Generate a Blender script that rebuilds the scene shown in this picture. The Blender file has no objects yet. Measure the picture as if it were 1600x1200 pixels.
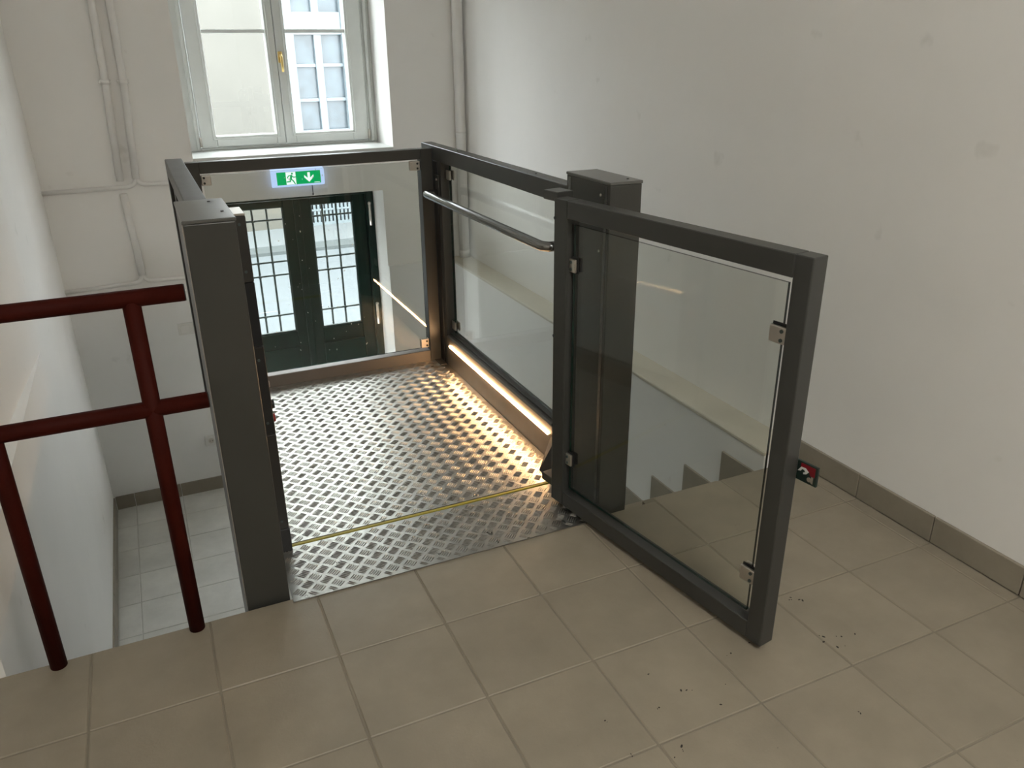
import bpy, bmesh, math, random
from mathutils import Vector, Matrix
random.seed(7)
sc = bpy.context.scene
COL = sc.collection

# ---------------------------------------------------------------- camera
cd = bpy.data.cameras.new('camera'); cam = bpy.data.objects.new('camera', cd); COL.objects.link(cam)
cd.sensor_width = 36.0; cd.lens = 1243.4 / 1600 * 36.0; cd.clip_start = 0.02; cd.clip_end = 200
_r = Vector((0.9085, -0.4177, -0.0097)); _u = Vector((0.1709, 0.3503, 0.9209)); _f = Vector((0.3813, 0.8383, -0.3897))
cam.matrix_world = Matrix(((_r.x, _u.x, -_f.x, 0), (_r.y, _u.y, -_f.y, 0), (_r.z, _u.z, -_f.z, 1.48), (0, 0, 0, 1)))
sc.camera = cam

# ---------------------------------------------------------------- world, exposure, daylight portals
w = bpy.data.worlds.new('world'); sc.world = w; w.use_nodes = True
bg = w.node_tree.nodes['Background']; bg.inputs[0].default_value = (0.91, 0.96, 1.0, 1); bg.inputs[1].default_value = 13.0
sc.view_settings.view_transform = 'Standard'; sc.view_settings.look = 'None'
sc.view_settings.gamma = 1; sc.view_settings.use_curve_mapping = False
sc.view_settings.exposure = 0.38
sc.cycles.use_denoising = True
sc.cycles.max_bounces = 12; sc.cycles.diffuse_bounces = 6; sc.cycles.glossy_bounces = 5
sc.cycles.transparent_max_bounces = 24
sc.cycles.sample_clamp_indirect = 40.0
sc.cycles.blur_glossy = 1.0

def portal(loc, rot, sx, sy):
    l = bpy.data.lights.new('daylight_portal', 'AREA'); l.shape = 'RECTANGLE'; l.size = sx; l.size_y = sy
    l.cycles.is_portal = True
    o = bpy.data.objects.new('daylight_portal', l); COL.objects.link(o); o.location = loc; o.rotation_euler = rot
portal((0.96, 5.98, 1.6), (math.radians(-90), 0, 0), 1.2, 1.45)     # street window
portal((0.96, 5.98, -0.4), (math.radians(-90), 0, 0), 1.0, 1.9)     # street door

# ---------------------------------------------------------------- materials
def nodes(name):
    m = bpy.data.materials.new(name); m.use_nodes = True
    nt = m.node_tree; return m, nt, nt.nodes['Principled BSDF']
def link(nt, a, b): nt.links.new(a, b)
def coords(nt, scale=(1, 1, 1)):
    g = nt.nodes.new('ShaderNodeNewGeometry'); mp = nt.nodes.new('ShaderNodeMapping')
    mp.inputs['Scale'].default_value = scale; link(nt, g.outputs['Position'], mp.inputs['Vector']); return mp.outputs[0]
def noise(nt, vec, scale, detail=4, rough=0.55):
    n = nt.nodes.new('ShaderNodeTexNoise'); n.inputs['Scale'].default_value = scale
    n.inputs['Detail'].default_value = detail; n.inputs['Roughness'].default_value = rough
    link(nt, vec, n.inputs['Vector']); return n.outputs['Fac']
def ramp(nt, fac, stops):
    r = nt.nodes.new('ShaderNodeValToRGB'); e = r.color_ramp.elements
    while len(e) < len(stops): e.new(0.5)
    for k, (p, c) in enumerate(stops):
        e[k].position = p; e[k].color = (c[0], c[1], c[2], 1)
    link(nt, fac, r.inputs[0]); return r.outputs[0]
def mulcol(nt, a, b, fac=1.0):
    m = nt.nodes.new('ShaderNodeMix'); m.data_type = 'RGBA'; m.blend_type = 'MULTIPLY'; m.inputs[0].default_value = fac
    link(nt, a, m.inputs[6]); link(nt, b, m.inputs[7]); return m.outputs[2]
def bump(nt, p, h, strength, dist):
    b = nt.nodes.new('ShaderNodeBump'); b.inputs['Strength'].default_value = strength; b.inputs['Distance'].default_value = dist
    link(nt, h, b.inputs['Height']); link(nt, b.outputs[0], p.inputs['Normal'])
def simple(name, col, rough=0.5, metal=0.0, var=0.12, vscale=9, bstr=0.0, bscale=200, bdist=0.0005, rvar=0.0):
    m, nt, p = nodes(name); v = coords(nt)
    n = noise(nt, v, vscale)
    lo = tuple(c * (1 - var) for c in col); hi = tuple(min(1, c * (1 + var)) for c in col)
    link(nt, ramp(nt, n, [(0.3, lo), (0.7, hi)]), p.inputs['Base Color'])
    p.inputs['Roughness'].default_value = rough; p.inputs['Metallic'].default_value = metal
    if rvar:
        mr = nt.nodes.new('ShaderNodeMapRange'); mr.inputs[3].default_value = rough - rvar; mr.inputs[4].default_value = rough + rvar
        mr.inputs[1].default_value = 0.3; mr.inputs[2].default_value = 0.7
        link(nt, noise(nt, v, vscale * 4), mr.inputs[0]); link(nt, mr.outputs[0], p.inputs['Roughness'])
    if bstr: bump(nt, p, noise(nt, v, bscale, 3), bstr, bdist)
    return m
def emit(name, col, s):
    m = bpy.data.materials.new(name); m.use_nodes = True; nt = m.node_tree; nt.nodes.clear()
    e = nt.nodes.new('ShaderNodeEmission'); e.inputs[0].default_value = (*col, 1); e.inputs[1].default_value = s
    o = nt.nodes.new('ShaderNodeOutputMaterial'); link(nt, e.outputs[0], o.inputs[0]); return m
def plaster(name, col, stain=0.06):
    m, nt, p = nodes(name); v = coords(nt)
    a = ramp(nt, noise(nt, v, 1.1, 5, 0.6), [(0.3, tuple(c * (1 - stain) for c in col)), (0.7, col)])
    sp = ramp(nt, noise(nt, v, 7, 3, 0.5), [(0.0, (0.62, 0.6, 0.57)), (0.23, (0.9, 0.9, 0.89)), (0.30, (1, 1, 1))])
    link(nt, mulcol(nt, a, sp), p.inputs['Base Color'])
    p.inputs['Roughness'].default_value = 0.62
    p.inputs['Specular IOR Level'].default_value = 0.35
    bump(nt, p, noise(nt, v, 26, 5, 0.6), 0.12, 0.004)
    return m
def tilemat(name, col):
    m, nt, p = nodes(name); v = coords(nt)
    a = ramp(nt, noise(nt, v, 5.5, 7, 0.62), [(0.28, tuple(c * 0.86 for c in col)), (0.72, tuple(c * 1.1 for c in col))])
    oi = nt.nodes.new('ShaderNodeObjectInfo')
    t = ramp(nt, oi.outputs['Random'], [(0.0, (0.93, 0.93, 0.93)), (1.0, (1, 1, 1))])
    sp = ramp(nt, noise(nt, v, 60, 2, 0.5), [(0.0, (0.5, 0.5, 0.5)), (0.2, (0.85, 0.85, 0.85)), (0.26, (1, 1, 1))])
    link(nt, mulcol(nt, mulcol(nt, a, t), sp), p.inputs['Base Color'])
    p.inputs['Roughness'].default_value = 0.46; p.inputs['Specular IOR Level'].default_value = 0.45
    bump(nt, p, noise(nt, v, 130, 4, 0.6), 0.25, 0.0016)
    return m
def glassmat(name, tint, rough=0.0, r0=0.043):
    # clear flat pane: light passes straight through, surface reflection by viewing angle (Schlick)
    m = bpy.data.materials.new(name); m.use_nodes = True; nt = m.node_tree; nt.nodes.clear()
    lw = nt.nodes.new('ShaderNodeLayerWeight'); lw.inputs[0].default_value = 0.5
    pw = nt.nodes.new('ShaderNodeMath'); pw.operation = 'POWER'; pw.inputs[1].default_value = 5; link(nt, lw.outputs['Facing'], pw.inputs[0])
    ma = nt.nodes.new('ShaderNodeMath'); ma.operation = 'MULTIPLY_ADD'; ma.inputs[1].default_value = 1 - r0; ma.inputs[2].default_value = r0
    link(nt, pw.outputs[0], ma.inputs[0])
    tr = nt.nodes.new('ShaderNodeBsdfTransparent'); tr.inputs[0].default_value = (*tint, 1)
    gl = nt.nodes.new('ShaderNodeBsdfGlossy'); gl.inputs['Roughness'].default_value = rough
    mx = nt.nodes.new('ShaderNodeMixShader'); link(nt, ma.outputs[0], mx.inputs[0]); link(nt, tr.outputs[0], mx.inputs[1]); link(nt, gl.outputs[0], mx.inputs[2])
    o = nt.nodes.new('ShaderNodeOutputMaterial'); link(nt, mx.outputs[0], o.inputs[0]); return m

M = {}
M['wall'] = plaster('white_plaster', (0.875, 0.86, 0.83))
M['plinth'] = plaster('plinth_plaster', (0.84, 0.835, 0.815), 0.10)
M['reveal'] = plaster('reveal_plaster', (0.82, 0.82, 0.81), 0.03)
M['ceil'] = plaster('ceiling_plaster', (0.88, 0.88, 0.86), 0.02)
M['ledge'] = plaster('ledge_top_plaster', (0.66, 0.62, 0.52), 0.25)
M['tile'] = tilemat('beige_stoneware', (0.293, 0.250, 0.188))
M['tile_low'] = tilemat('grey_stoneware', (0.64, 0.63, 0.585))
M['skirt'] = tilemat('skirting_stoneware', (0.29, 0.255, 0.20))
M['grout'] = simple('grout', (0.225, 0.195, 0.148), 0.85, bstr=0.3, bscale=300)
M['grout_low'] = simple('pale_grout', (0.50, 0.49, 0.445), 0.85)
M['frame'] = simple('grey_powder_coat', (0.052, 0.052, 0.048), 0.36, 0.15, 0.05, 3, rvar=0.015)
M['mast'] = simple('grey_sheet_steel', (0.056, 0.055, 0.048), 0.36, 0.2, 0.06, 2.5, rvar=0.03)
M['kick'] = simple('brushed_kick_steel', (0.17, 0.155, 0.14), 0.40, 0.6, 0.06, 4, rvar=0.05)
M['capsheen'] = simple('cap_window_sheen', (0.15, 0.15, 0.14), 0.28, 0.5, 0.06, 8)  # base paler than the mast paint, imitates window sheen on its top
M['dark'] = simple('black_plastic', (0.018, 0.018, 0.018), 0.38, 0.0, 0.15)
M['darkpanel'] = simple('bronze_panel', (0.050, 0.047, 0.042), 0.4, 0.3, 0.1)
M['alu'] = simple('bright_aluminium', (0.40, 0.39, 0.365), 0.34, 1.0, 0.07, 6, rvar=0.07)
M['steel'] = simple('brushed_steel', (0.62, 0.58, 0.53), 0.36, 1.0, 0.06, 30)
M['tube'] = simple('satin_steel_tube', (0.26, 0.265, 0.26), 0.26, 0.9, 0.05, 20)
M['yellow'] = simple('yellow_edge', (0.36, 0.30, 0.015), 0.5)
M['red'] = simple('oxide_red_paint', (0.042, 0.0055, 0.003), 0.6, 0.0, 0.15, 14)
M['red'].node_tree.nodes['Principled BSDF'].inputs['Specular IOR Level'].default_value = 0.08
M['stop'] = simple('stop_red', (0.30, 0.01, 0.01), 0.35)
M['signred'] = simple('plaque_red', (0.20, 0.003, 0.010), 0.35)
M['signgreen'] = simple('plaque_green', (0.010, 0.026, 0.021), 0.35)
M['white'] = simple('white_lacquer', (0.66, 0.675, 0.65), 0.38, 0, 0.03)
M['plastic'] = simple('white_plastic', (0.72, 0.71, 0.68), 0.4, 0, 0.02)
M['pipe'] = simple('painted_pipe', (0.78, 0.765, 0.735), 0.5, 0, 0.03)
M['brass'] = simple('brass', (0.60, 0.43, 0.17), 0.28, 1.0, 0.1, 30)
M['green'] = simple('dark_green_gloss', (0.004, 0.020, 0.014), 0.30, 0, 0.25, 12)
M['green'].node_tree.nodes['Principled BSDF'].inputs['Specular IOR Level'].default_value = 0.25
M['iron'] = simple('grey_iron', (0.075, 0.10, 0.095), 0.5, 0.2, 0.1)
M['rubber'] = simple('black_rubber', (0.012, 0.012, 0.012), 0.7)
M['glass'] = glassmat('clear_glass', (0.905, 0.915, 0.895))
M['winglass'] = glassmat('window_glass', (0.965, 0.975, 0.97))
M['glassedge'] = simple('green_glass_edge', (0.003, 0.022, 0.016), 0.1, 0, 0.2)
M['led'] = emit('warm_led', (1.0, 0.58, 0.27), 84.0)
M['signglow'] = emit('sign_housing_glow', (0.50, 0.66, 1.0), 0.95)
M['signface_g'] = emit('sign_green_glow', (0.0, 0.36, 0.10), 1.0)
M['signface_w'] = emit('sign_white_glow', (0.86, 0.97, 0.95), 1.05)
M['facade'] = plaster('cream_facade', (0.079, 0.076, 0.064), 0.14)
M['facadewin'] = simple('facade_white_paint', (0.105, 0.128, 0.138), 0.5, 0, 0.05)
M['farglass'] = simple('old_window_glass', (0.034, 0.048, 0.056), 0.25, 0, 0.35, 5)
M['asphalt'] = simple('asphalt', (0.076, 0.087, 0.094), 0.85, 0, 0.12, 30, 0.3, 120, 0.003)
M['pave'] = simple('pavement', (0.092, 0.102, 0.106), 0.8, 0, 0.08, 20)
M['kerb'] = simple('kerb_stone', (0.05, 0.059, 0.06), 0.8, 0, 0.1, 20)
M['fillglow'] = emit('fill_lamp_glow', (1.0, 0.985, 0.93), 28.0)  # emission of the added fill lamp behind the camera
M['dirt'] = simple('dry_mud', (0.03, 0.024, 0.018), 0.9)

# ---------------------------------------------------------------- mesh helpers
def box(bm, lo, hi, bev=0.0, seg=1):
    r = bmesh.ops.create_cube(bm, size=1.0); vs = r['verts']
    c = [(a + b) / 2 for a, b in zip(lo, hi)]; s = [abs(b - a) for a, b in zip(lo, hi)]
    for v in vs: v.co = Vector((c[0] + v.co.x * s[0], c[1] + v.co.y * s[1], c[2] + v.co.z * s[2]))
    if bev:
        es = {e for v in vs for e in v.link_edges}
        bmesh.ops.bevel(bm, geom=list(es), offset=min(bev, 0.45 * min(s)), segments=seg, affect='EDGES', profile=0.5)
def tube(bm, pts, r, seg=14, cap=True):
    pts = [Vector(p) for p in pts]; rings = []
    d0 = (pts[1] - pts[0]).normalized(); up = Vector((0, 0, 1)) if abs(d0.z) < 0.9 else Vector((1, 0, 0))
    side = d0.cross(up).normalized()
    for k, p in enumerate(pts):
        a = (pts[k] - pts[k - 1]).normalized() if k else d0
        b = (pts[k + 1] - pts[k]).normalized() if k < len(pts) - 1 else a
        t = (a + b).normalized(); side = (side - t * side.dot(t)).normalized(); o = t.cross(side)
        m = 1 / max(0.5, t.dot(a))
        ring = []
        for q in range(seg):
            an = 2 * math.pi * q / seg
            ring.append(bm.verts.new(p + (side * math.cos(an) + o * math.sin(an)) * r * (m if False else 1)))
        rings.append(ring)
    for k in range(len(rings) - 1):
        for q in range(seg):
            f = bm.faces.new((rings[k][q], rings[k][(q + 1) % seg], rings[k + 1][(q + 1) % seg], rings[k + 1][q])); f.smooth = True
    if cap:
        bm.faces.new(rings[0]); bm.faces.new(list(reversed(rings[-1])))
def arc(p0, pc, p1, n=6):
    p0, pc, p1 = Vector(p0), Vector(pc), Vector(p1)
    return [tuple(p0 * (1 - t) ** 2 + pc * 2 * t * (1 - t) + p1 * t * t) for t in [k / n for k in range(n + 1)]]
def prism(bm, poly, axis, a, b):
    # poly in the two other axes, extruded along axis from a to b
    def P(u, v, w):
        return Vector((w, u, v)) if axis == 0 else (Vector((u, w, v)) if axis == 1 else Vector((u, v, w)))
    A = [bm.verts.new(P(u, v, a)) for u, v in poly]; B = [bm.verts.new(P(u, v, b)) for u, v in poly]
    n = len(poly)
    bm.faces.new(A); bm.faces.new(list(reversed(B)))
    for k in range(n): bm.faces.new((A[k], B[k], B[(k + 1) % n], A[(k + 1) % n]))
def new(): return bmesh.new()
def wpos(o):
    p = Vector((0, 0, 0))
    while o is not None: p += o.location; o = o.parent
    return p
def obj(name, bm, mat, parent=None, label=None, cat=None, group=None, kind=None, normals=True, xf=None):
    if xf: bm.transform(xf)
    if normals: bmesh.ops.recalc_face_normals(bm, faces=bm.faces)
    lo = [min(v.co[k] for v in bm.verts) for k in range(3)]; hi = [max(v.co[k] for v in bm.verts) for k in range(3)]
    o0 = Vector(((lo[0] + hi[0]) / 2, (lo[1] + hi[1]) / 2, lo[2]))
    for v in bm.verts: v.co -= o0
    me = bpy.data.meshes.new(name); bm.to_mesh(me); bm.free()
    for m in (mat if isinstance(mat, (list, tuple)) else [mat]): me.materials.append(M[m])
    o = bpy.data.objects.new(name, me); COL.objects.link(o)
    if parent is not None:
        o.parent = parent; o.location = o0 - wpos(parent)
    else: o.location = o0
    tag(o, label, cat, group, kind); return o
def tag(o, label=None, cat=None, group=None, kind=None):
    if label: o['label'] = label
    if cat: o['category'] = cat
    if group: o['group'] = group
    if kind: o['kind'] = kind
def thing(name, loc, label=None, cat=None, group=None, kind=None):
    o = bpy.data.objects.new(name, None); COL.objects.link(o); o.location = loc; o.empty_display_size = 0.1
    tag(o, label, cat, group, kind); return o
def bx(name, lo, hi, mat, parent=None, bev=0.0, seg=1, xf=None, **k):
    bm = new(); box(bm, lo, hi, bev, seg); return obj(name, bm, mat, parent, xf=xf, **k)
def boxes(name, lst, mat, parent=None, bev=0.0, xf=None, **k):
    bm = new()
    for lo, hi in lst: box(bm, lo, hi, bev)
    return obj(name, bm, mat, parent, xf=xf, **k)
def copy_to(o, parent, world):
    c = o.copy(); COL.objects.link(c); c.parent = parent
    c.location = Vector(world) - (wpos(parent) if parent is not None else Vector()); return c
def pane(name, lo, hi, parent, xf=None, thin=1, mat='glass'):
    # a glass sheet: two clear faces, green cut edges
    bm = new(); box(bm, lo, hi)
    bm.faces.ensure_lookup_table()
    for f in bm.faces:
        f.normal_update(); f.material_index = 0 if abs(f.normal[thin]) > 0.9 else 1
    return obj(name, bm, [mat, 'glassedge'], parent, xf=xf)

ZL = -1.405         # lower floor
XL, XR = -0.531, 2.123
XLL = -0.78
YB = 5.42
ZC = 3.1
YR = -5.5

# ---------------------------------------------------------------- setting: walls
def wall_left():
    bm = new()
    box(bm, (XL - 0.35, 2.0, ZL - 0.1), (XL, 5.42, 0.255)); box(bm, (XL - 0.45, YR - 0.3, ZL - 0.1), (XLL, 2.0, 0.255))
    # upper part: flush by the street wall, set slightly back nearer the landing
    prism(bm, [(XL - 0.35, 5.42), (XL - 0.35, 2.0), (XL - 0.10, 2.0), (XL, 3.9), (XL, 5.42)], 2, 0.255, ZC)
    box(bm, (XL - 0.45, YR - 0.3, 0.255), (XLL, 2.0, ZC))
    obj('wall_left', bm, 'wall', kind='structure')
wall_left()
bx('wall_right', (XR, YR - 0.3, ZL - 0.1), (XR + 0.3, YB + 0.58, ZC), 'wall', kind='structure')
WX0, WX1, WZ0, WZ1 = 0.32, 1.60, 0.868, 2.35
DX0, DX1, DZ1 = 0.42, 1.506, 0.585
boxes('wall_back', [((XL - 0.35, YB, ZL - 0.1), (WX0, 6.0, ZC)), ((WX1, YB, ZL - 0.1), (XR, 6.0, ZC)),
      ((WX0, YB, WZ1), (WX1, 6.0, ZC)), ((WX0, YB, DZ1), (WX1, 6.0, WZ0 - 0.03)),
      ((WX0, YB, ZL - 0.1), (DX0, 6.0, DZ1)), ((DX1, YB, ZL - 0.1), (WX1, 6.0, DZ1))], 'wall', kind='structure')
bx('wall_rear', (XLL, YR - 0.3, ZL - 0.1), (XR, YR, ZC), 'wall', kind='structure')
bx('ceiling', (XL - 0.45, YR - 0.3, ZC), (XR + 0.3, 6.0, ZC + 0.2), 'ceil', kind='structure')
# thicker masonry below landing height
LX = 1.963
led = boxes('trim_1', [((LX, 2.024, ZL), (XR, YB, 0.050))], 'plinth', kind='structure')
bx('ledge_top', (LX - 0.004, 2.020, 0.050), (XR, YB, 0.068), 'ledge', led, 0.004)
boxes('trim_2', [((XL, 5.39, ZL), (DX0, YB, 0.055)), ((DX1, 5.39, ZL), (LX, YB, 0.055))], 'plinth', kind='structure')

# ---------------------------------------------------------------- floors with single tiles
floor = boxes('floor', [((XLL, YR, ZL), (XR, 2.000, -0.0022)), ((1.42, 1.99, -0.20), (XR, 2.020, -0.0022))], 'grout', kind='structure')
cache = {}
def tile(x0, x1, y0, y1, ztop, mat, parent, thick=0.009, name='tile', gap=0.0022):
    key = (round(x1 - x0, 4), round(y1 - y0, 4), mat)
    cx, cy = (x0 + x1) / 2, (y0 + y1) / 2
    z0 = ztop - thick
    if key in cache: return copy_to(cache[key], parent, (cx, cy, z0 + random.uniform(-0.0004, 0.0003)))
    o = bx(name, (x0 + gap, y0 + gap, z0), (x1 - gap, y1 - gap, ztop), mat, parent, 0.0024, 1)
    cache[key] = o; return o
xe = [XLL] + [-0.333 + 0.299 * i for i in range(-1, 9)] + [2.111]
ye = [2.002, 1.7065, 1.4045, 1.1025, 0.8005, 0.4985, 0.1965, -0.1055, -0.4075]
for i in range(len(xe) - 1):
    for j in range(len(ye) - 1):
        y1 = ye[j] + (0.020 if j == 0 and xe[i] > 1.40 else 0.0)
        tile(xe[i], xe[i + 1], ye[j + 1], y1, 0.0, 'tile', floor)
bx('tile_field', (XLL + 0.002, YR + 0.002, -0.009), (2.110, -0.410, 0.0), 'tile', floor)

flow = bx('floor_lower', (XL, 2.0, ZL - 0.1), (XR, 5.39, ZL - 0.0022), 'grout_low', kind='structure')
lx = [XL + 0.011, -0.402, -0.104, 0.194]; ly = [5.378, 5.12, 4.825, 4.531, 4.237, 3.942, 3.647, 3.352, 3.057, 2.762, 2.467, 2.172]
for i in range(len(lx) - 1):
    for j in range(len(ly) - 1): tile(lx[i], lx[i + 1], ly[j + 1], ly[j], ZL, 'tile_low', flow)
lx = [0.492, 0.790, 1.088, 1.386, 1.684, 1.951]
for i in range(len(lx) - 1):
    for j in range(len(ly) - 1):
        if ly[j + 1] > 3.6 or lx[i + 1] < 1.39: tile(lx[i], lx[i + 1], ly[j + 1], ly[j], ZL, 'tile_low', flow)

def baseboard(name, pieces, mat='skirt'):
    # pieces: list of (lo, hi); first carries the bedding strip
    los = [min(p[0][k] for p in pieces) for k in range(3)]; his = [max(p[1][k] for p in pieces) for k in range(3)]
    e = thing(name, ((los[0] + his[0]) / 2, (los[1] + his[1]) / 2, los[2]), kind='structure')
    for lo, hi in pieces: bx('tile', lo, hi, mat, e, 0.0018, 1)
    return e
by = [2.020, 1.714, 1.410, 1.108, 0.806, 0.504, 0.202, -0.10, -0.41, -0.71, -1.01]
baseboard('baseboard_right', [((2.111, by[k + 1] + 0.0015, 0.0), (XR, by[k] - 0.0015, 0.092)) for k in range(len(by) - 1)])
bxs = [XL + 0.011, -0.402, -0.104, 0.194, 0.42]
baseboard('baseboard_back', [((bxs[k] + 0.0015, 5.379, ZL + 0.001), (bxs[k + 1] - 0.0015, 5.39, ZL + 0.098)) for k in range(4)])
baseboard('baseboard_left', [((XL, ly[k + 1] + 0.0015, ZL + 0.001), (XL + 0.010, min(ly[k], 5.378) - 0.0015, ZL + 0.098)) for k in range(len(ly) - 1)])

# ---------------------------------------------------------------- stairs
st = thing('staircase', (1.68, 2.9, ZL), 'beige tiled stairs leading down beside the right wall behind the lift', 'stairs')
RI, TR = 1.405 / 8, 0.234
for k in range(1, 8):
    y0 = 2.022 + TR * (k - 1); zt = -RI * k
    s = bx('step', (1.385, y0, ZL), (LX, y0 + TR, zt - 0.009), 'plinth', st)
    bx('tread_tile', (1.388, y0 + 0.001, zt - 0.009), (LX - 0.011, y0 + TR + 0.006, zt), 'tile', s, 0.002)
    bx('skirting_tile', (LX - 0.010, y0 + 0.002, zt + 0.001), (LX, y0 + TR - 0.004, zt + 0.142), 'skirt', s, 0.0018)

# ---------------------------------------------------------------- street window
win = thing('window_1', (0.96, 5.8, WZ0), kind='structure')
YW = 5.80
bx('sill', (WX0, YB - 0.012, WZ0 - 0.03), (WX1, YW + 0.16, WZ0), 'white', win, 0.006, 2)
fr = boxes('frame', [((WX0, YW, WZ0), (0.405, YW + 0.12, WZ1)), ((1.535, YW, WZ0), (WX1, YW + 0.12, WZ1)),
      ((0.405, YW, WZ0), (1.535, YW + 0.12, 0.885)), ((0.405, YW, WZ1 - 0.06), (1.535, YW + 0.12, WZ1))], 'white', win, 0.004)
boxes('frame_moulding', [((0.378, YW - 0.018, WZ0 + 0.004), (0.402, YW, WZ1)), ((1.552, YW - 0.018, WZ0 + 0.004), (1.578, YW, WZ1))], 'white', fr, 0.006)
for (a, b, g0, g1) in ((0.41, 0.955, 0.508, 0.898), (0.958, 1.532, 1.027, 1.424)):
    s = boxes('sash', [((a, YW - 0.02, 0.89), (g0, YW + 0.06, 2.27)), ((g1, YW - 0.02, 0.89), (b, YW + 0.06, 2.27)),
        ((g0, YW - 0.02, 0.89), (g1, YW + 0.06, 0.957)), ((g0, YW - 0.02, 2.20), (g1, YW + 0.06, 2.27))], 'white', win, 0.004)
    boxes('glazing_bead', [((g0 - 0.022, YW - 0.026, 0.935), (g0 - 0.014, YW - 0.018, 2.2)), ((g1 + 0.014, YW - 0.026, 0.935), (g1 + 0.022, YW - 0.018, 2.2)),
        ((g0 - 0.022, YW - 0.026, 0.935), (g1 + 0.022, YW - 0.018, 0.943))], 'white', s, 0.002)
    bx('muntin', (g0, YW + 0.0, 1.580), (g1, YW + 0.04, 1.605), 'white', s, 0.004)
    pane('pane', (g0 - 0.01, YW + 0.046, 0.948), (g1 + 0.01, YW + 0.05, 1.592), s, mat='winglass')
    pane('pane', (g0 - 0.01, YW + 0.046, 1.594), (g1 + 0.01, YW + 0.05, 2.21), s, mat='winglass')
    hx = a - 0.004 if a < 0.9 else b + 0.004
    bm = new(); tube(bm, [(hx, YW - 0.03, 0.895), (hx, YW - 0.03, 0.955)], 0.008, 10); box(bm, (hx - 0.006, YW - 0.03, 0.90), (hx + 0.006, YW, 0.94))
    obj('hinge', bm, 'steel', s)
hd = boxes('handle', [((0.962, YW - 0.032, 1.40), (0.992, YW - 0.02, 1.47))], 'brass', win, 0.005)
bm = new(); tube(bm, [(0.977, YW - 0.03, 1.445), (0.977, YW - 0.062, 1.445), (0.978, YW - 0.068, 1.43), (0.979, YW - 0.066, 1.345)], 0.0085, 10)
obj('lever', bm, 'brass', hd)

# ---------------------------------------------------------------- street door
door = thing('door_1', (0.963, 5.72, ZL), kind='structure')
YD = 5.72
boxes('door_frame', [((DX0, YD - 0.03, ZL), (0.475, YD + 0.06, DZ1)), ((1.452, YD - 0.03, ZL), (DX1, YD + 0.06, DZ1)), ((0.475, YD - 0.03, 0.525), (1.452, YD + 0.06, DZ1))], 'green', door, 0.004)
for (a, b, g0, g1, v) in ((0.477, 0.961, 0.571, 0.867, (0.663, 0.762)), (0.965, 1.450, 1.060, 1.358, (1.150, 1.250))):
    lf = boxes('door_leaf', [((a, YD, ZL + 0.005), (g0, YD + 0.05, 0.522)), ((g1, YD, ZL + 0.005), (b, YD + 0.05, 0.522)),
        ((g0, YD, ZL + 0.005), (g1, YD + 0.05, -0.436)), ((g0, YD, 0.470), (g1, YD + 0.05, 0.522))], 'green', door, 0.004)
    boxes('raised_panel', [((g0 - 0.01, YD - 0.012, ZL + 0.13), (g1 + 0.01, YD + 0.002, -0.55))], 'green', lf, 0.008)
    boxes('glass_bead', [((g0, YD + 0.010, -0.436), (g0 + 0.008, YD + 0.03, 0.47)), ((g1 - 0.008, YD + 0.010, -0.436), (g1, YD + 0.03, 0.47)),
        ((g0, YD + 0.010, -0.436), (g1, YD + 0.03, -0.426))], 'iron', lf, 0.001)
    pane('pane', (g0 + 0.002, YD + 0.020, -0.434), (g1 - 0.002, YD + 0.024, 0.468), lf, mat='winglass')
    gy = YD + 0.062
    for x in v:
        bm = new(); tube(bm, [(x, gy, -0.436), (x, gy, 0.47)], 0.0075, 8); obj('grille_bar', bm, 'iron', lf)
    for z in (0.382, 0.083, -0.014, -0.314):
        bm = new(); tube(bm, [(g0, gy, z), (g1, gy, z)], 0.0068, 8)
        for x in v: bmesh.ops.create_icosphere(bm, subdivisions=1, radius=0.0145, matrix=Matrix.Translation((x, gy - 0.002, z)))
        obj('grille_bar', bm, 'iron', lf)
boxes('meeting_strip', [((0.938, YD - 0.02, ZL + 0.01), (0.986, YD, 0.52))], 'green', door, 0.006)
for z in (0.30, -0.45, -1.15):
    bm = new(); tube(bm, [(1.470, YD - 0.045, z), (1.470, YD - 0.045, z + 0.15)], 0.010, 10)
    bmesh.ops.create_icosphere(bm, subdivisions=2, radius=0.013, matrix=Matrix.Translation((1.470, YD - 0.045, z + 0.158)))
    obj('hinge', bm, 'steel', door)

# ---------------------------------------------------------------- platform lift
lift = thing('platform_lift', (0.73, 2.95, ZL), 'grey vertical platform lift with glass sides, lit tread-plate deck and open gate', 'platform lift')
def screws(parent, pts, axis, r=0.005, mat='dark', xf=None):
    # each screw head is an object of its own; alike heads share one mesh
    first = None
    for p in pts:
        q = Vector(p)
        if first is None:
            d = Vector((0, 0, 0)); d[axis] = 0.0022
            bm = new(); tube(bm, [q - d, q + d], r, 10); first = obj('screw', bm, mat, parent, xf=xf); p0 = q
        else:
            off = q - p0
            if xf: off = xf.to_3x3() @ off
            c = first.copy(); COL.objects.link(c); c.location = first.location + off
def mast(x0, x1, y0, y1, scr):
    m = bx('mast', (x0, y0, ZL), (x1, y1, 1.104), 'mast', lift, 0.003, 2)
    bx('mast_cap', (x0 - 0.002, y0 - 0.003, 1.104), (x1 + 0.002, y1 + 0.002, 1.113), 'capsheen', m, 0.002)
    screws(m, scr, 2, 0.004)
    return m
ml = mast(0.073, 0.192, 2.012, 2.305, [(0.155, 2.26, 1.113), (0.172, 2.10, 1.113)])
bx('mast_edge_trim', (0.0715, 2.020, -0.02), (0.073, 2.032, 1.10), 'steel', ml)
mr = mast(1.247, 1.357, 2.032, 2.300, [(1.33, 2.07, 1.113)])
bx('mast_edge_trim', (1.2455, 2.046, 0.0), (1.247, 2.062, 1.10), 'tube', mr)
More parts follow.
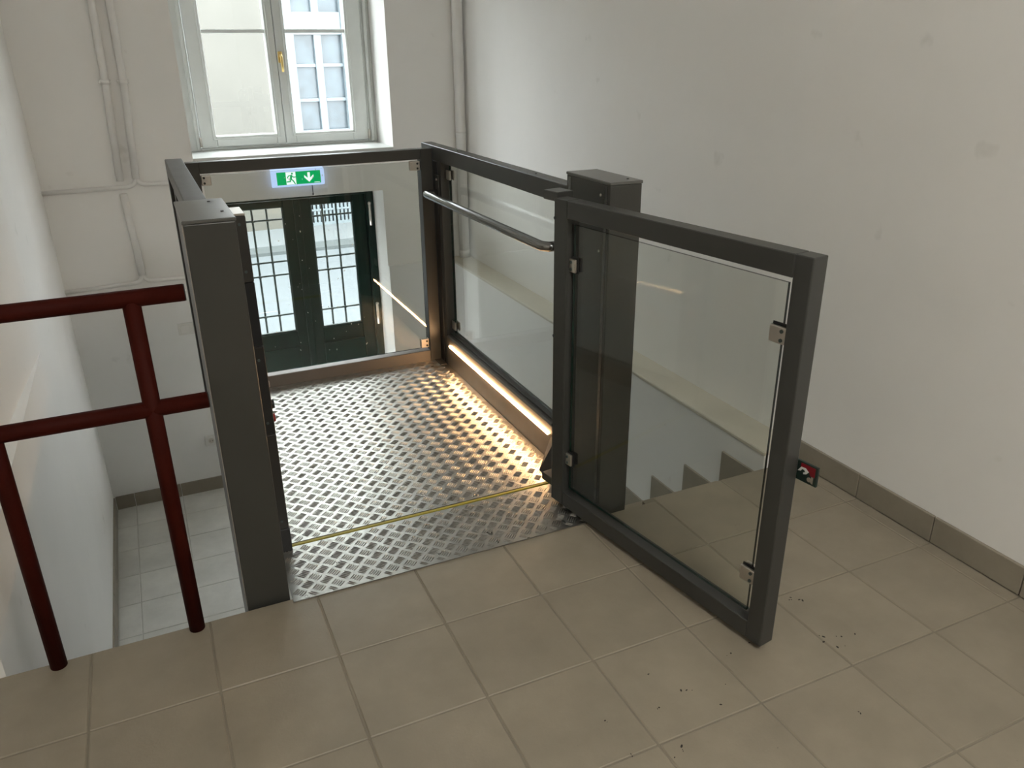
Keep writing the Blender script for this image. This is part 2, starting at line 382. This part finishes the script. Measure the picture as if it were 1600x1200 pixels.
bx('mast_edge_trim', (1.2455, 2.270, 0.0), (1.247, 2.285, 1.10), 'tube', mr)
screws(mr, [(1.247, 2.085, 1.07), (1.247, 2.085, 0.9)], 0, 0.004, 'steel')

# deck and tread-plate bars
deck = bx('deck', (0.195, 2.290, -0.055), (1.262, 3.648, 0.0), 'alu', lift)
P = 0.0569
def bar_mesh(bm, cx, cy, ang, L=0.0310, W=0.0037, H=0.0020, z=0.0):
    ca, sa = math.cos(ang), math.sin(ang)
    def V(u, v, h): return bm.verts.new((cx + u * ca - v * sa, cy + u * sa + v * ca, z + h))
    rim = [(-L / 2, 0), (-L * 0.30, -W / 2), (L * 0.30, -W / 2), (L / 2, 0), (L * 0.30, W / 2), (-L * 0.30, W / 2)]
    a = [V(u, v, 0.0) for u, v in rim]
    t = [V(-L * 0.36, 0, H * 0.75), V(-L * 0.28, -W * 0.13, H), V(L * 0.28, -W * 0.13, H), V(L * 0.36, 0, H * 0.75), V(L * 0.28, W * 0.13, H), V(-L * 0.28, W * 0.13, H)]
    for k in range(6):
        f = bm.faces.new((a[k], a[(k + 1) % 6], t[(k + 1) % 6], t[k])); f.smooth = True
    f = bm.faces.new(t); f.smooth = True
def treads(x0, x1, y0, y1, z):
    bm = new(); ax, ay = 0.7055, 2.3275
    for i in range(-14, 14):
        for j in range(-8, 28):
            for o in (0, 1):
                cx, cy = ax + P * (i + 0.5 * o), ay + P * (j + 0.5 * o)
                ang = -math.pi / 4 if o == 0 else math.pi / 4
                px, py = -math.sin(ang), math.cos(ang)
                for k in range(-2, 3):
                    bxc, byc = cx + px * k * 0.0074, cy + py * k * 0.0074
                    if x0 + 0.011 < bxc < x1 - 0.011 and y0 + 0.011 < byc < y1 - 0.011: bar_mesh(bm, bxc, byc, ang, z=z)
    return bm
obj('tread_bars', treads(0.195, 1.262, 2.287, 3.648, 0.0), 'alu', deck, kind='stuff')
bx('deck_front_profile', (0.195, 2.277, -0.05), (1.262, 2.290, -0.004), 'rubber', deck)
bx('yellow_edge', (0.236, 2.263, -0.01), (1.235, 2.277, 0.007), 'yellow', lift, 0.002)
# back glass screen
BY0, BY1 = 3.650, 3.700
bx('back_stile', (0.182, BY0, -0.06), (0.233, BY1, 1.050), 'frame', lift, 0.002)
bx('back_stile', (1.204, BY0, -0.06), (1.262, BY1, 1.050), 'frame', lift, 0.002)
bx('back_rail', (0.233, BY0, 1.003), (1.204, BY1, 1.050), 'frame', lift, 0.002)
bx('back_rail', (0.233, BY0, -0.06), (1.204, BY1, 0.056), 'kick', lift, 0.002)
pane('glass_pane', (0.243, 3.668, 0.068), (1.194, 3.676, 0.993), lift)
bm = new()
for k in range(60):
    q = Vector((random.gauss(0.66, 0.13), 3.6673, random.uniform(0.12, 0.80))) if k < 42 else Vector((random.uniform(0.27, 0.8), 3.6673, random.gauss(0.93, 0.03)))
    sz = random.choice((0.0012, 0.0016, 0.002, 0.0032))
    bmesh.ops.create_icosphere(bm, subdivisions=1, radius=1.0, matrix=Matrix.Translation(q) @ Matrix.Rotation(random.uniform(-0.6, 0.9), 4, 'Y') @ Matrix.Diagonal((sz * random.uniform(0.5, 1.0), 0.0004, sz * random.uniform(0.8, 2.6), 1)))
obj('water_specks', bm, 'plastic', lift, kind='stuff')
def clamp_y(x0, x1, z0, z1, yc, sx):
    bm = new(); box(bm, (x0, yc - 0.013, z0), (x1, yc - 0.005, z1), 0.003, 2); box(bm, (x0, yc + 0.005, z0), (x1, yc + 0.013, z1), 0.003, 2)
    o = obj('glass_clamp', bm, 'steel', lift)
    zc = (z0 + z1) / 2
    screws(o, [(sx, yc - 0.014, zc - 0.011), (sx, yc - 0.014, zc + 0.011)], 1, 0.0048)
clamp_y(0.235, 0.275, 0.952, 0.995, 3.672, 0.247); clamp_y(1.155, 1.203, 0.952, 0.995, 3.672, 1.190)
clamp_y(1.160, 1.203, 0.070, 0.117, 3.672, 1.190); clamp_y(0.235, 0.275, 0.070, 0.117, 3.672, 0.247)
# left (mast side) wall
bx('side_rail', (0.112, 2.305, 0.985), (0.181, 3.840, 1.050), 'frame', lift, 0.003)
bx('side_panel', (0.125, 2.306, -0.06), (0.181, 3.764, 0.085), 'kick', lift)
bx('side_stile', (0.125, 3.645, 0.085), (0.181, 3.764, 0.985), 'frame', lift, 0.002)
bx('side_stile', (0.125, 2.306, 0.085), (0.181, 2.350, 0.985), 'frame', lift, 0.002)
pane('glass_pane', (0.152, 2.360, 0.095), (0.160, 3.636, 0.978), lift, thin=0)
for z in (0.205, 0.850):
    for yq in (2.352, 3.595):
        bm = new(); box(bm, (0.1615, yq, z), (0.1695, yq + 0.045, z + 0.045), 0.003, 2); box(bm, (0.1425, yq, z), (0.1505, yq + 0.045, z + 0.045), 0.003, 2); obj('glass_clamp', bm, 'steel', lift)
bx('corner_post', (0.112, 3.765, -0.06), (0.181, 3.838, 0.985), 'frame', lift, 0.002)
cp = bx('control_column', (0.1945, 2.240, 0.090), (0.241, 2.345, 0.42), 'darkpanel', lift, 0.002)
bx('column_foot', (0.1945, 2.240, 0.0), (0.243, 2.345, 0.088), 'dark', lift, 0.002)
bx('control_panel', (0.1945, 2.240, 0.422), (0.241, 2.345, 0.70), 'dark', lift, 0.002)
bx('control_panel', (0.1945, 2.240, 0.702), (0.240, 2.345, 0.888), 'rubber', lift, 0.002)
bx('control_panel', (0.1945, 2.240, 0.890), (0.240, 2.345, 1.072), 'darkpanel', lift, 0.002)
bx('panel_cap', (0.1945, 2.240, 1.073), (0.239, 2.345, 1.079), 'steel', lift, 0.001)
screws(cp, [(0.222, 2.2395, z) for z in (0.12, 0.46, 0.66, 0.92, 1.05)], 1, 0.004, 'iron')
bm = new(); tube(bm, [(0.240, 2.285, 0.50), (0.252, 2.285, 0.50)], 0.014, 16); obj('button', bm, 'dark', cp)
bm = new(); tube(bm, [(0.240, 2.285, 0.455), (0.250, 2.285, 0.455)], 0.013, 16); obj('stop_button', bm, 'stop', cp)
bm = new(); tube(bm, [(0.240, 2.285, 0.565), (0.247, 2.285, 0.565)], 0.010, 16); obj('button', bm, 'steel', cp)
# right side screen
ZR = 1.062
rr = bx('side_rail', (1.267, 2.302, 0.996), (1.322, 3.820, ZR), 'frame', lift, 0.002)
bx('side_stile', (1.267, 3.560, -0.06), (1.322, 3.818, 0.996), 'frame', lift, 0.002)
bx('side_stile', (1.267, 2.302, -0.06), (1.322, 2.362, 0.996), 'frame', lift, 0.002)
bx('stile_edge_strip', (1.2625, 3.600, 0.0), (1.267, 3.645, 0.995), 'dark', lift)
kp = new(); prism(kp, [(1.2635, -0.06), (1.2635, 0.150), (1.270, 0.157), (1.322, 0.157), (1.322, -0.06)], 1, 2.362, 3.560)
kp = obj('kick_panel', kp, 'kick', lift)
bx('led_strip', (1.2590, 2.445, 0.1055), (1.2635, 3.520, 0.1145), 'led', kp)
bx('kick_panel_ledge', (1.284, 2.362, 0.157), (1.322, 3.560, 0.166), 'frame', kp, 0.001)
pane('glass_pane', (1.300, 2.372, 0.172), (1.308, 3.535, 0.985), lift, thin=0)
def clamp_x(y0, y1, z0, z1):
    bm = new(); box(bm, (1.2905, y0, z0), (1.2985, y1, z1), 0.002, 1); box(bm, (1.3095, y0, z0), (1.3175, y1, z1), 0.002, 1); obj('glass_clamp', bm, 'steel', lift)
for z in (0.19, 0.92):
    clamp_x(3.505, 3.555, z, z + 0.042); clamp_x(2.366, 2.410, z, z + 0.042)
screws(rr, [(1.295, 2.62, ZR), (1.295, 3.40, ZR)], 2, 0.004)
# handrail
bm = new()
tube(bm, [(1.262, 3.60, 0.852), (1.232, 3.60, 0.852)] + arc((1.222, 3.60, 0.852), (1.205, 3.60, 0.852), (1.205, 3.58, 0.852), 4) +
     [(1.205, 2.395, 0.856)] + [(1.222, 2.372, 0.856), (1.262, 2.372, 0.856)], 0.0175, 18)
hr = obj('handrail', bm, 'tube', lift)
bx('handrail_plate', (1.2605, 3.575, 0.835), (1.266, 3.625, 0.935), 'frame', hr, 0.001)
screws(hr, [(1.260, 3.600, 0.915)], 0, 0.005, 'steel')
# pivot cover by the gate
bm = new()
vs = [bm.verts.new(p) for p in ((1.190, 2.290, 0.001), (1.190, 2.376, 0.001), (1.2625, 2.465, 0.001), (1.2625, 2.290, 0.001), (1.240, 2.292, 0.11), (1.240, 2.36, 0.11), (1.2625, 2.42, 0.11), (1.2625, 2.292, 0.11))]
for f in ((0, 1, 2, 3), (4, 5, 6, 7), (0, 1, 5, 4), (1, 2, 6, 5), (2, 3, 7, 6), (3, 0, 4, 7)): bm.faces.new([vs[q] for q in f])
obj('pivot_cover', bm, 'dark', lift)
bx('corner_plate', (1.225, 3.560, 0.0), (1.261, 3.646, 0.004), 'dark', lift, 0.001)

# gate, swung open over the landing
GA = math.atan2(-0.988, 0.157)
GX = Matrix.Translation((1.132, 2.15, 0)) @ Matrix.Rotation(GA, 4, 'Z')     # local x along the gate, local y = into the gate thickness
T = 0.050
S0, S1, G0, G1 = -0.012, 0.917, 0.052, 0.868
gate = bx('gate', (S0, 0.0, 0.014), (G0, T, 1.060), 'frame', lift, 0.003, 2, xf=GX, label='open glazed gate of the lift')
bx('gate_stile', (G1, 0.0, 0.014), (S1, T, 1.060), 'frame', gate, 0.003, 2, xf=GX)
bx('gate_rail', (G0, 0.0, 1.006), (G1, T, 1.060), 'frame', gate, 0.002, 1, xf=GX)
bx('gate_rail', (G0, 0.0, 0.014), (G1, T, 0.067), 'frame', gate, 0.002, 1, xf=GX)
pane('glass_pane', (0.058, 0.024, 0.076), (0.842, 0.032, 0.986), gate, xf=GX)
for (s0, s1, sx, q0, q1) in ((0.046, 0.080, 0.062, 0.062, 0.086), (0.814, 0.868, 0.850, 0.808, 0.864)):
    for z in (0.172, 0.842):
        bm = new(); box(bm, (s0, 0.012, z), (s1, 0.0215, z + 0.042), 0.003, 2); obj('glass_clamp', bm, 'steel', gate, xf=GX)
        bx('clamp_back', (s0, 0.0345, z), (s1, 0.044, z + 0.042), 'rubber' if s0 < 0.4 else 'steel', gate, 0.003, 2, xf=GX)
        screws(gate, [(sx, 0.0115, z + 0.010), (sx, 0.0115, z + 0.032)], 1, 0.0046, 'iron', GX)
        bx('clamp_gasket', (s0 + 0.002, 0.0216, z - 0.002), (max(s1, q1), 0.0238, z + 0.048), 'rubber', gate, xf=GX)
bx('hinge', (0.0 - 0.085, 0.012, 1.045), (0.006 - 0.02, 0.075, 1.074), 'frame', gate, 0.002, xf=GX)
bx('hinge', (0.0 - 0.085, 0.012, 0.05), (0.006 - 0.02, 0.075, 0.079), 'frame', gate, 0.002, xf=GX)
screws(gate, [(S0 + 0.006, -0.0005, 0.30), (S0 + 0.006, -0.0005, 1.00), (S0 + 0.006, -0.0005, 0.62)], 1, 0.005, 'dark', GX)
# latch plate with a printed face
lp = bx('latch_plate', (0.900, T, 0.508), (0.972, T + 0.007, 0.560), 'signgreen', gate, 0.001, xf=GX)
bm = new(); prism(bm, [(0.926, 0.541), (0.926, 0.556), (0.966, 0.556), (0.966, 0.532), (0.954, 0.532), (0.950, 0.541)], 1, T - 0.0008, T + 0.001); obj('red_print', bm, 'signred', gate, xf=GX)
bm = new()
prism(bm, [(0.9185, 0.533), (0.927, 0.546), (0.940, 0.547), (0.949, 0.540), (0.943, 0.532), (0.935, 0.529), (0.934, 0.533), (0.940, 0.537), (0.936, 0.541), (0.930, 0.541), (0.927, 0.535)], 1, T - 0.0012, T + 0.001)
obj('white_arrow_print', bm, 'white', gate, xf=GX)
bm = new(); tube(bm, [(0.952, T - 0.001, 0.521), (0.952, T + 0.001, 0.521)], 0.006, 14); prism(bm, [(0.957, 0.515), (0.957, 0.531), (0.963, 0.531), (0.963, 0.513)], 1, T - 0.001, T + 0.001); obj('grey_print', bm, 'steel', gate, xf=GX)

# ---------------------------------------------------------------- threshold plate on the landing
tp = bx('threshold_plate', (0.197, 1.978, 0.0005), (1.242, 2.262, 0.0045), 'alu', None, label='aluminium tread-plate threshold between the tiled landing and the lift', cat='threshold')
obj('tread_bars', treads(0.197, 1.242, 1.978, 2.262, 0.0045), 'alu', tp, kind='stuff')

# ---------------------------------------------------------------- red railing
rail = thing('stair_railing', (-0.2, 1.985, 0), 'oxide-red tubular steel railing at the landing edge', 'railing')
RY, RR = 1.985, 0.0205
def trail(z, x1, name):
    bm = new(); tube(bm, [(XLL + 0.002, RY, z), (x1, RY, z)], RR, 20); o = obj(name, bm, 'red', rail)
    bm = new(); tube(bm, [(x1, RY, z), (x1 + 0.0025, RY, z)], RR * 0.97, 20); obj('end_cap', bm, 'dark', o)
trail(0.952, 0.050, 'top_rail'); trail(0.671, 0.062, 'middle_rail')
for x in (-0.067, -0.409):
    bm = new(); tube(bm, [(x, RY, 0.0), (x, RY, 0.945)], 0.0205, 20); o = obj('post', bm, 'red', rail)

# ---------------------------------------------------------------- exit sign
sg = thing('exit_sign', (0.938, 5.40, 0.66), 'lit green emergency exit sign with running figure and down arrow above the green door', 'exit sign')
TX = Matrix.Translation((0.938, 5.392, 0.715))
bm = new(); prism(bm, [(0.0, -0.056), (0.0275, -0.056), (0.0275, 0.056), (0.0, 0.052), (-0.022, 0.043), (-0.024, 0.0), (-0.020, -0.046)], 0, -0.167, 0.167); obj('housing', bm, 'signglow', sg, xf=TX)
bm = new(); box(bm, (-0.138, -0.0262, -0.040), (0.142, -0.0242, 0.040)); obj('green_panel', bm, 'signface_g', sg, xf=TX)
yy = (-0.0276, -0.0262)
bm = new(); prism(bm, [(-0.080, -0.039), (-0.018, -0.039), (-0.018, 0.039), (-0.080, 0.039)], 1, *yy); obj('doorway_symbol', bm, 'signface_w', sg, xf=TX)
bm = new()
def limb(pts, r):
    for a, b in zip(pts[:-1], pts[1:]):
        d = Vector((b[0] - a[0], b[1] - a[1])).normalized(); nn = Vector((-d.y, d.x)) * r
        prism(bm, [(a[0] + nn.x, a[1] + nn.y), (b[0] + nn.x, b[1] + nn.y), (b[0] - nn.x, b[1] - nn.y), (a[0] - nn.x, a[1] - nn.y)], 1, -0.0288, -0.0276)
    for p in pts: prism(bm, [(p[0] + r * math.cos(q * math.pi / 4), p[1] + r * math.sin(q * math.pi / 4)) for q in range(8)], 1, -0.0288, -0.0276)
limb([(-0.040, 0.029)], 0.0062)
limb([(-0.046, 0.016), (-0.050, -0.004)], 0.0065)
limb([(-0.044, 0.017), (-0.032, 0.006), (-0.020, 0.007)], 0.0028)
limb([(-0.048, 0.018), (-0.064, 0.016), (-0.072, 0.003)], 0.0028)
limb([(-0.049, -0.004), (-0.036, -0.017), (-0.026, -0.035)], 0.0036)
limb([(-0.051, -0.005), (-0.055, -0.020), (-0.076, -0.021)], 0.0036)
obj('running_figure', bm, 'signface_g', sg, xf=TX)
bm = new(); prism(bm, [(0.066, -0.030), (0.096, 0.000), (0.096, 0.016), (0.074, -0.004), (0.074, 0.031), (0.058, 0.031), (0.058, -0.004), (0.036, 0.016), (0.036, 0.000)], 1, *yy); obj('down_arrow', bm, 'signface_w', sg, xf=TX)
bm = new(); box(bm, (0.098, yy[0], -0.035), (0.134, yy[1], -0.032)); obj('printed_line', bm, 'signface_w', sg, xf=TX)
# conduit stub under the sign
bm = new(); tube(bm, [(1.03, 5.418, 0.655), (1.03, 5.418, 0.592)], 0.002, 8); tube(bm, [(1.03, 5.416, 0.592), (1.03, 5.416, 0.600)], 0.006, 8); obj('sensor_wire', bm, 'dark', sg)

# ---------------------------------------------------------------- wall fittings
sw = thing('light_switch', (0.13, 5.39, -0.235), 'white double light switch on the street wall above the socket', 'light switch')
bx('cover_plate', (0.062, 5.381, -0.236), (0.222, 5.39, -0.156), 'plastic', sw, 0.003, 2)
bx('rocker', (0.075, 5.375, -0.224), (0.132, 5.381, -0.168), 'plastic', sw, 0.002); bx('rocker', (0.152, 5.375, -0.224), (0.209, 5.381, -0.168), 'plastic', sw, 0.002)
so = thing('wall_socket', (0.143, 5.39, -1.06), 'white single power socket low on the street wall', 'socket')
bm = new(); box(bm, (0.103, 5.381, -1.060), (0.183, 5.39, -0.980), 0.003, 2); obj('cover_plate', bm, 'plastic', so)
bm = new(); tube(bm, [(0.143, 5.376, -1.020), (0.143, 5.381, -1.020)], 0.026, 24); obj('socket_ring', bm, 'plastic', so)
bm = new(); tube(bm, [(0.143, 5.3752, -1.020), (0.143, 5.3765, -1.020)], 0.019, 24); o = obj('socket_well', bm, 'steel', so)
for x in (0.135, 0.151):
    bm = new(); tube(bm, [(x, 5.3730, -1.020), (x, 5.3752, -1.020)], 0.0026, 10); obj('contact_hole', bm, 'dark', so)

def pipe(name, mains, branches, label, clips=()):
    allp = [p for q in mains + branches for p in q]
    e = thing(name, (allp[0][0], allp[0][1], min(p[2] for p in allp)), label, 'pipe', 'painted heating pipes')
    for p in mains:
        bm = new(); tube(bm, p, 0.0205, 16); obj('riser', bm, 'pipe', e)
    for p in branches:
        bm = new(); tube(bm, p, 0.0130, 14); obj('branch', bm, 'pipe', e)
    for c in clips:
        bm = new(); box(bm, (c[0] - 0.034, YB - 0.030, c[2] - 0.010), (c[0] + 0.034, YB, c[2] + 0.010), 0.004); tube(bm, [(c[0], c[1], c[2] - 0.012), (c[0], c[1], c[2] + 0.012)], 0.0245, 16); obj('pipe_clip', bm, 'pipe', e)
ya, yb = YB - 0.022, YB - 0.0145
pipe('heating_pipe', [[(0.032, ya, ZC), (0.010, ya, 1.30), (-0.020, ya, 0.775)]],
     [arc((-0.020, yb, 0.790), (-0.022, yb, 0.728), (-0.080, yb, 0.727)) + [(XL, yb, 0.722)], arc((-0.020, yb, 0.790), (-0.020, yb, 0.737), (0.035, yb, 0.735)) + [(0.330, yb, 0.733), (0.40, yb, 0.732)]],
     'white painted heating pipe nearer the window, branching at sill height', [(0.010, ya, 1.32)])
pipe('heating_pipe', [[(-0.045, ya, ZC), (-0.085, ya, 1.30), (-0.108, ya, 0.765)], [(-0.104, ya, 0.690), (-0.086, ya, 0.185)]],
     [arc((-0.086, yb, 0.200), (-0.085, yb, 0.139), (-0.142, yb, 0.137)) + [(XL, yb, 0.128)], arc((-0.086, yb, 0.200), (-0.085, yb, 0.143), (-0.028, yb, 0.141)) + [(0.40, yb, 0.136)]],
     'white painted heating pipe nearer the left corner, branching just above the plinth', [(-0.086, ya, 1.32)])
e = thing('corner_pipe', (2.08, 5.37, ZL), 'white vertical riser pipe in the corner beside the right wall', 'pipe')
bm = new(); tube(bm, [(2.075, 5.375, 0.068), (2.075, 5.375, ZC)], 0.036, 20); obj('pipe_run', bm, 'pipe', e)
bm = new(); tube(bm, [(2.075, 5.375, 0.93), (2.075, 5.375, 0.945)], 0.0375, 20); obj('pipe_joint', bm, 'pipe', e)
bm = new(); tube(bm, [(2.075, 5.375, 0.068), (2.075, 5.375, 0.12)], 0.039, 20); obj('pipe_foot', bm, 'pipe', e)

# ---------------------------------------------------------------- added fill lamp, unseen above the viewer, brightens the interior
lm = thing('fill_lamp', (0.9, -0.9, ZC), 'added round fill lamp, unseen, above the landing', 'lamp')
bm = new(); tube(bm, [(0.9, -0.9, ZC - 0.03), (0.9, -0.9, ZC)], 0.38, 40); obj('fill_lamp_base', bm, 'white', lm)
bm = new(); tube(bm, [(0.9, -0.9, ZC - 0.10), (0.9, -0.9, ZC - 0.085), (0.9, -0.9, ZC - 0.03)], 0.36, 40); obj('fill_lamp_disc', bm, 'fillglow', lm)

# ---------------------------------------------------------------- street outside
YF, ZG = 14.25, -1.45
bx('ground_1', (-14, 6.0, ZG - 0.3), (18, 12.55, ZG), 'asphalt', None, kind='structure')
bx('ground_2', (-14, 12.95, ZG - 0.3), (18, YF, ZG + 0.06), 'pave', None, kind='structure')
bx('kerb', (-14, 12.55, ZG - 0.3), (18, 12.95, ZG + 0.05), 'kerb', None, kind='structure')
fx0, fx1 = 2.60, 3.50
fa = boxes('facade', [((-14, YF, ZG), (fx0, YF + 0.4, 4.2)), ((fx1, YF, ZG), (18, YF + 0.4, 4.2)), ((fx0, YF, -0.85), (fx1, YF + 0.4, 0.10)), ((fx0, YF, 3.0), (fx1, YF + 0.4, 4.2)), ((fx0, YF, ZG), (fx1, YF + 0.4, -1.38))], 'facade', None,
     label='cream rendered house front across the street', cat='building')
fw = boxes('far_window', [((2.46, YF - 0.03, 0.06), (2.656, YF + 0.16, 3.02)), ((3.45, YF - 0.03, 0.06), (3.62, YF + 0.16, 3.02)), ((2.656, YF + 0.02, 1.70), (3.45, YF + 0.16, 2.04)), ((2.99, YF + 0.04, 0.06), (3.11, YF + 0.16, 3.0)), ((2.656, YF - 0.02, 0.06), (3.45, YF + 0.16, 0.215)),
     ((2.656, YF + 0.06, 1.205), (2.99, YF + 0.15, 1.26)), ((3.11, YF + 0.06, 1.205), (3.45, YF + 0.15, 1.26)), ((2.656, YF + 0.06, 0.665), (2.99, YF + 0.15, 0.72)), ((3.11, YF + 0.06, 0.665), (3.45, YF + 0.15, 0.72))], 'facadewin', fa, 0.006)
for (x0, x1) in ((2.656, 2.99), (3.11, 3.45)):
    for (z0, z1) in ((0.215, 0.665), (0.72, 1.205), (1.26, 1.70), (2.04, 3.0)):
        bx('pane', (x0 - 0.01, YF + 0.125, z0 - 0.01), (x1 + 0.01, YF + 0.135, z1 + 0.01), 'farglass', fw)
gr = boxes('cellar_grille', [((fx0, YF - 0.02, -1.40), (fx1, YF + 0.04, -1.34)), ((fx0, YF - 0.02, -0.90), (fx1, YF + 0.04, -0.84)), ((fx0, YF - 0.02, -1.14), (fx1, YF + 0.03, -1.11))], 'facadewin', fa)
bx('cellar_pane', (fx0, YF + 0.15, -1.38), (fx1, YF + 0.16, -0.85), 'farglass', gr)
for k in range(13):
    x = fx0 + 0.035 + k * 0.069
    bx('grille_bar', (x - 0.020, YF - 0.012, -1.36), (x + 0.020, YF + 0.02, -0.86), 'facadewin', gr)

# ---------------------------------------------------------------- crumbs of dirt on the landing
bm = new()
spots = [(1.30, 1.33), (1.29, 1.28), (1.50, 1.37), (1.53, 1.36), (1.505, 1.20), (1.47, 1.21), (1.55, 1.19), (1.48, 1.16), (0.98, 1.30), (0.93, 1.19), (0.80, 1.10), (0.86, 1.05), (0.78, 1.22), (1.02, 1.22), (1.07, 1.14), (0.91, 1.07), (1.20, 1.27), (1.13, 1.20), (1.62, 1.75), (1.35, 0.97), (1.10, 0.98), (0.75, 1.02)]
for (x, y) in spots:
    for k in range(random.choice((1, 2, 3))):
        q = Vector((x + random.gauss(0, 0.008), y + random.gauss(0, 0.006), 0.0006)); s = random.uniform(0.0009, 0.0029)
        bmesh.ops.create_icosphere(bm, subdivisions=1, radius=1.0, matrix=Matrix.Translation(q) @ Matrix.Rotation(random.random() * 6, 4, 'Z') @ Matrix.Diagonal((s * random.uniform(1, 2.2), s, s * 0.35, 1)))
obj('dirt_crumbs', bm, 'dirt', None, label='dark crumbs of dry mud scattered on the landing tiles', cat='dirt', kind='stuff')
